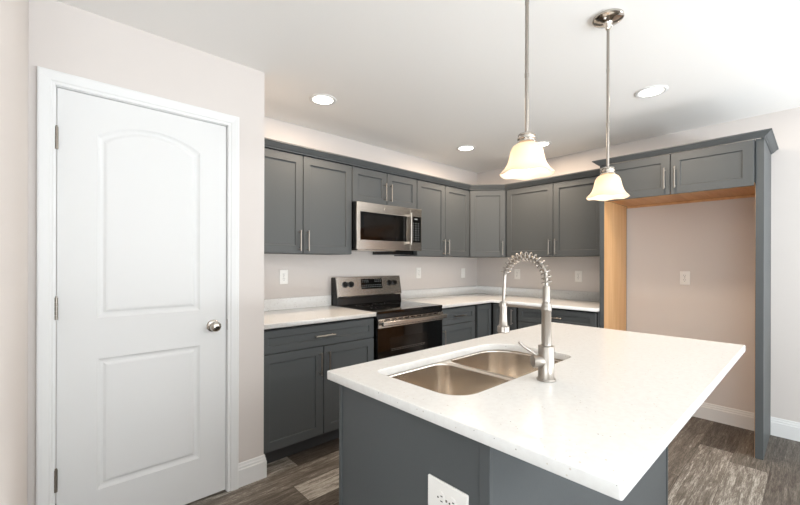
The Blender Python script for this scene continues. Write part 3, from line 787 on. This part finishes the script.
# ------------------------------------------------------------------ pendants
def pendant(label, x, y):
    t = thing('pendant_light', label, 'pendant lamp', (x, y, 0))
    zb = 1.600                       # rim of the shade
    bm = bmesh.new()
    lathe(bm, [(0.0005, CH-0.0005), (0.062, CH-0.0005), (0.0655, CH-0.004), (0.0655, CH-0.012), (0.060, CH-0.017), (0.040, CH-0.021), (0.020, CH-0.028), (0.015, CH-0.038), (0.012, CH-0.052), (0.0095, CH-0.058), (0.0005, CH-0.058)], 40)
    cn = finish(bm, 'canopy', M_CHROME, t, smooth=True)
    for s in (-1, 1):
        bm = bmesh.new(); lathe(bm, [(0.0005, CH-0.018), (0.006, CH-0.018), (0.006, CH-0.026), (0.003, CH-0.030), (0.0005, CH-0.031)], 12, s*0.040, 0.0)
        finish(bm, 'canopy_screw', M_CHROME, cn, smooth=True)
    bm = bmesh.new()
    prof = [(0.0005, CH-0.0585), (0.0062, CH-0.0585)]
    for zz in (2.19, 1.94):
        prof += [(0.0062, zz+0.008), (0.0070, zz+0.007), (0.0070, zz-0.007), (0.0062, zz-0.008)]
    prof += [(0.0062, zb+0.1435), (0.0005, zb+0.1435)]
    lathe(bm, prof, 16)
    finish(bm, 'rod', M_NICKEL, t, smooth=True)
    bm = bmesh.new(); z = zb+0.106
    lathe(bm, [(0.0005, z), (0.030, z), (0.032, z+0.003), (0.030, z+0.007), (0.0275, z+0.009), (0.0275, z+0.011), (0.031, z+0.014), (0.031, z+0.019), (0.026, z+0.022), (0.026, z+0.024), (0.029, z+0.027), (0.027, z+0.032), (0.014, z+0.0365), (0.0005, z+0.0365)], 32)
    finish(bm, 'socket_collar', M_CHROME, t, smooth=True)
    # bell shade with a gently scalloped flare
    outer = [(0.022, 0.1265), (0.036, 0.124), (0.046, 0.115), (0.0525, 0.100), (0.0565, 0.080), (0.060, 0.060), (0.0655, 0.040), (0.0745, 0.022), (0.0845, 0.009), (0.0895, 0.001)]
    outer = [(r, zz*0.83) for r, zz in outer]
    inner = [(r-0.0035, zz-0.001) for r, zz in reversed(outer)]
    inner[0] = (0.0865, 0.0005)
    bm = bmesh.new(); seg = 60; rings = []
    for r, zz in outer + inner:
        fl = max(0, (0.045-zz)/0.045)
        rings.append([((r + 0.0012*fl*math.cos(6*2*PI*i/seg))*math.cos(2*PI*i/seg), (r + 0.0012*fl*math.cos(6*2*PI*i/seg))*math.sin(2*PI*i/seg), zb + zz + 0.0025*fl*math.cos(6*2*PI*i/seg)) for i in range(seg)])
    R_ = loft(bm, rings, False, False)
    a, b = R_[-1], R_[0]
    for i in range(seg): bm.faces.new((a[i], a[(i+1) % seg], b[(i+1) % seg], b[i]))
    finish(bm, 'shade', M_SHADE, t, smooth=True)
    bm = bmesh.new()
    lathe(bm, [(0.0005, zb+0.016), (0.012, zb+0.019), (0.022, zb+0.028), (0.027, zb+0.044), (0.026, zb+0.060), (0.019, zb+0.073), (0.013, zb+0.080), (0.013, zb+0.098), (0.0005, zb+0.098)], 24)
    finish(bm, 'bulb', M_BULB, t, smooth=True)
    return t
def pendant_lamp(x, y):
    l = bpy.data.lights.new('pendant_bulb_light', 'POINT'); l.energy = 0.8; l.color = (1.0, 0.80, 0.58); l.shadow_soft_size = 0.03
    o = bpy.data.objects.new('pendant_bulb_light', l); COL.objects.link(o); o.location = (x, y, 1.608)
pendant('brushed nickel pendant with cream glass bell shade, nearer the camera, above the sink side', 1.215, 0.677)
pendant('brushed nickel pendant with cream glass bell shade, farther right, its ceiling canopy in view', 1.92, 0.66)
pendant_lamp(1.215, 0.677); pendant_lamp(1.92, 0.66)

# ------------------------------------------------------------------ recessed ceiling lights
for x, y, lb in ((1.43, 2.353, 'round white recessed ceiling light above the left countertop, nearest the pantry'),
                 (3.077, 2.372, 'round white recessed ceiling light near the room corner'),
                 (3.499, 1.80, 'round white recessed ceiling light seen just behind the nearer pendant shade'),
                 (2.963, 0.751, 'round white recessed ceiling light in front of the refrigerator alcove')):
    t = thing('recessed_light', lb, 'ceiling light', (x, y, CH-0.0005))
    bm = bmesh.new()
    lathe(bm, [(0.070, -0.0001), (0.094, -0.0001), (0.094, -0.004), (0.088, -0.007), (0.078, -0.0075), (0.070, -0.004)], 40, closed=True)
    finish(bm, 'trim_ring', M_TRIM, t, smooth=True)
    bm = bmesh.new(); lathe(bm, [(0.0005, -0.0005), (0.0695, -0.0005), (0.0695, -0.003), (0.0005, -0.0045)], 32)
    finish(bm, 'lens', M_LAMP, t, smooth=True)
    l = bpy.data.lights.new('recessed_lamp', 'AREA'); l.shape = 'DISK'; l.size = 0.13; l.energy = 9.5; l.color = (1.0, 0.79, 0.60)
    o = bpy.data.objects.new('recessed_lamp', l); COL.objects.link(o); o.location = (x, y, CH-0.012)

# ------------------------------------------------------------------ outlets (local: plate in the xz plane, facing -y, centred)
def outlet(label, loc, rz, w_=0.072, h_=0.116, horiz=False, group=None, rocker=False):
    t = thing('wall_switch' if rocker else 'electrical_outlet', label, 'switch' if rocker else 'outlet', loc, rz, group)
    root = t
    bm = bmesh.new()
    o_, i_ = rrect(-w_/2, -h_/2, w_/2, h_/2, 0.004, 3), rrect(-w_/2+0.003, -h_/2+0.003, w_/2-0.003, h_/2-0.003, 0.003, 3)
    loft(bm, [[(x, -0.0005, z) for x, z in o_], [(x, -0.003, z) for x, z in o_], [(x, -0.0055, z) for x, z in i_]])
    pl = finish(bm, 'cover_plate', M_OUTLET, t)
    if rocker:
        box('rocker', M_OUTLET, -0.0165, -0.0085, -0.033, 0.0165, -0.0058, 0.033, t, 0.001)
        return t
    for s in (-1, 1):
        c = (s*0.0195, 0) if horiz else (0, s*0.0195)
        out = [(0.0175*math.cos(a), max(-0.0135, min(0.0135, 0.0175*math.sin(a)))) for a in [2*PI*k/32 for k in range(32)]]
        if horiz: out = [(z, x) for x, z in out]
        bm = bmesh.new(); loft(bm, [[(c[0]+x, -0.0057, c[1]+z) for x, z in out], [(c[0]+x, -0.0075, c[1]+z) for x, z in out]])
        rc = finish(bm, 'receptacle', M_OUTLET, t)
        bm = bmesh.new()
        def slot(x0, z0, x1, z1):
            if horiz: x0, z0, x1, z1 = z0, x0, z1, x1
            bx(bm, c[0]+x0, -0.0079, c[1]+z0, c[0]+x1, -0.0076, c[1]+z1)
        slot(-0.0078, 0.0005, -0.0052, 0.0085); slot(0.0052, 0.0012, 0.0078, 0.0078)
        sg = -1
        q = [(0.0026*math.cos(2*PI*k/12), -0.0075+0.0026*math.sin(2*PI*k/12)) for k in range(12)]
        if horiz: q = [(z, x) for x, z in q]
        loft(bm, [[(c[0]+x, -0.0076, c[1]+z) for x, z in q], [(c[0]+x, -0.0079, c[1]+z) for x, z in q]])
        finish(bm, 'slots', M_SLOT, rc)
    bm = bmesh.new(); mt = Matrix.Translation((0, -0.0057, 0)) @ Matrix.Rotation(PI/2, 4, 'X')
    lathe(bm, [(0.0003, 0), (0.0032, 0), (0.0032, 0.0008), (0.0003, 0.0012)], 12, mtx=mt)
    finish(bm, 'screw', M_HINGE, t)
    return t
outlet('white duplex outlet on the back wall above the counter left of the range', (1.423, WA-0.0005, 1.178), 0)
outlet('white duplex outlet on the back wall just right of the range', (2.985, WA-0.0005, 1.185), 0)
outlet('white rocker switch on the back wall closest to the room corner', (3.762, WA-0.0005, 1.172), 0, rocker=True)
outlet('white duplex outlet seen through the arch of the spring faucet', (WB-0.0005, 2.37, 1.165), -PI/2)
outlet('white duplex outlet above the counter beside the refrigerator panel', (WB-0.0005, 1.67, 1.16), -PI/2)
outlet('white duplex outlet on the bare wall inside the refrigerator alcove', (WB-0.0005, 0.771, 1.17), -PI/2)
outlet('large white sideways duplex outlet on the end panel of the island', (IX0+0.0055, 0.644, 0.683), -PI/2, w_=0.134, h_=0.086, horiz=True)
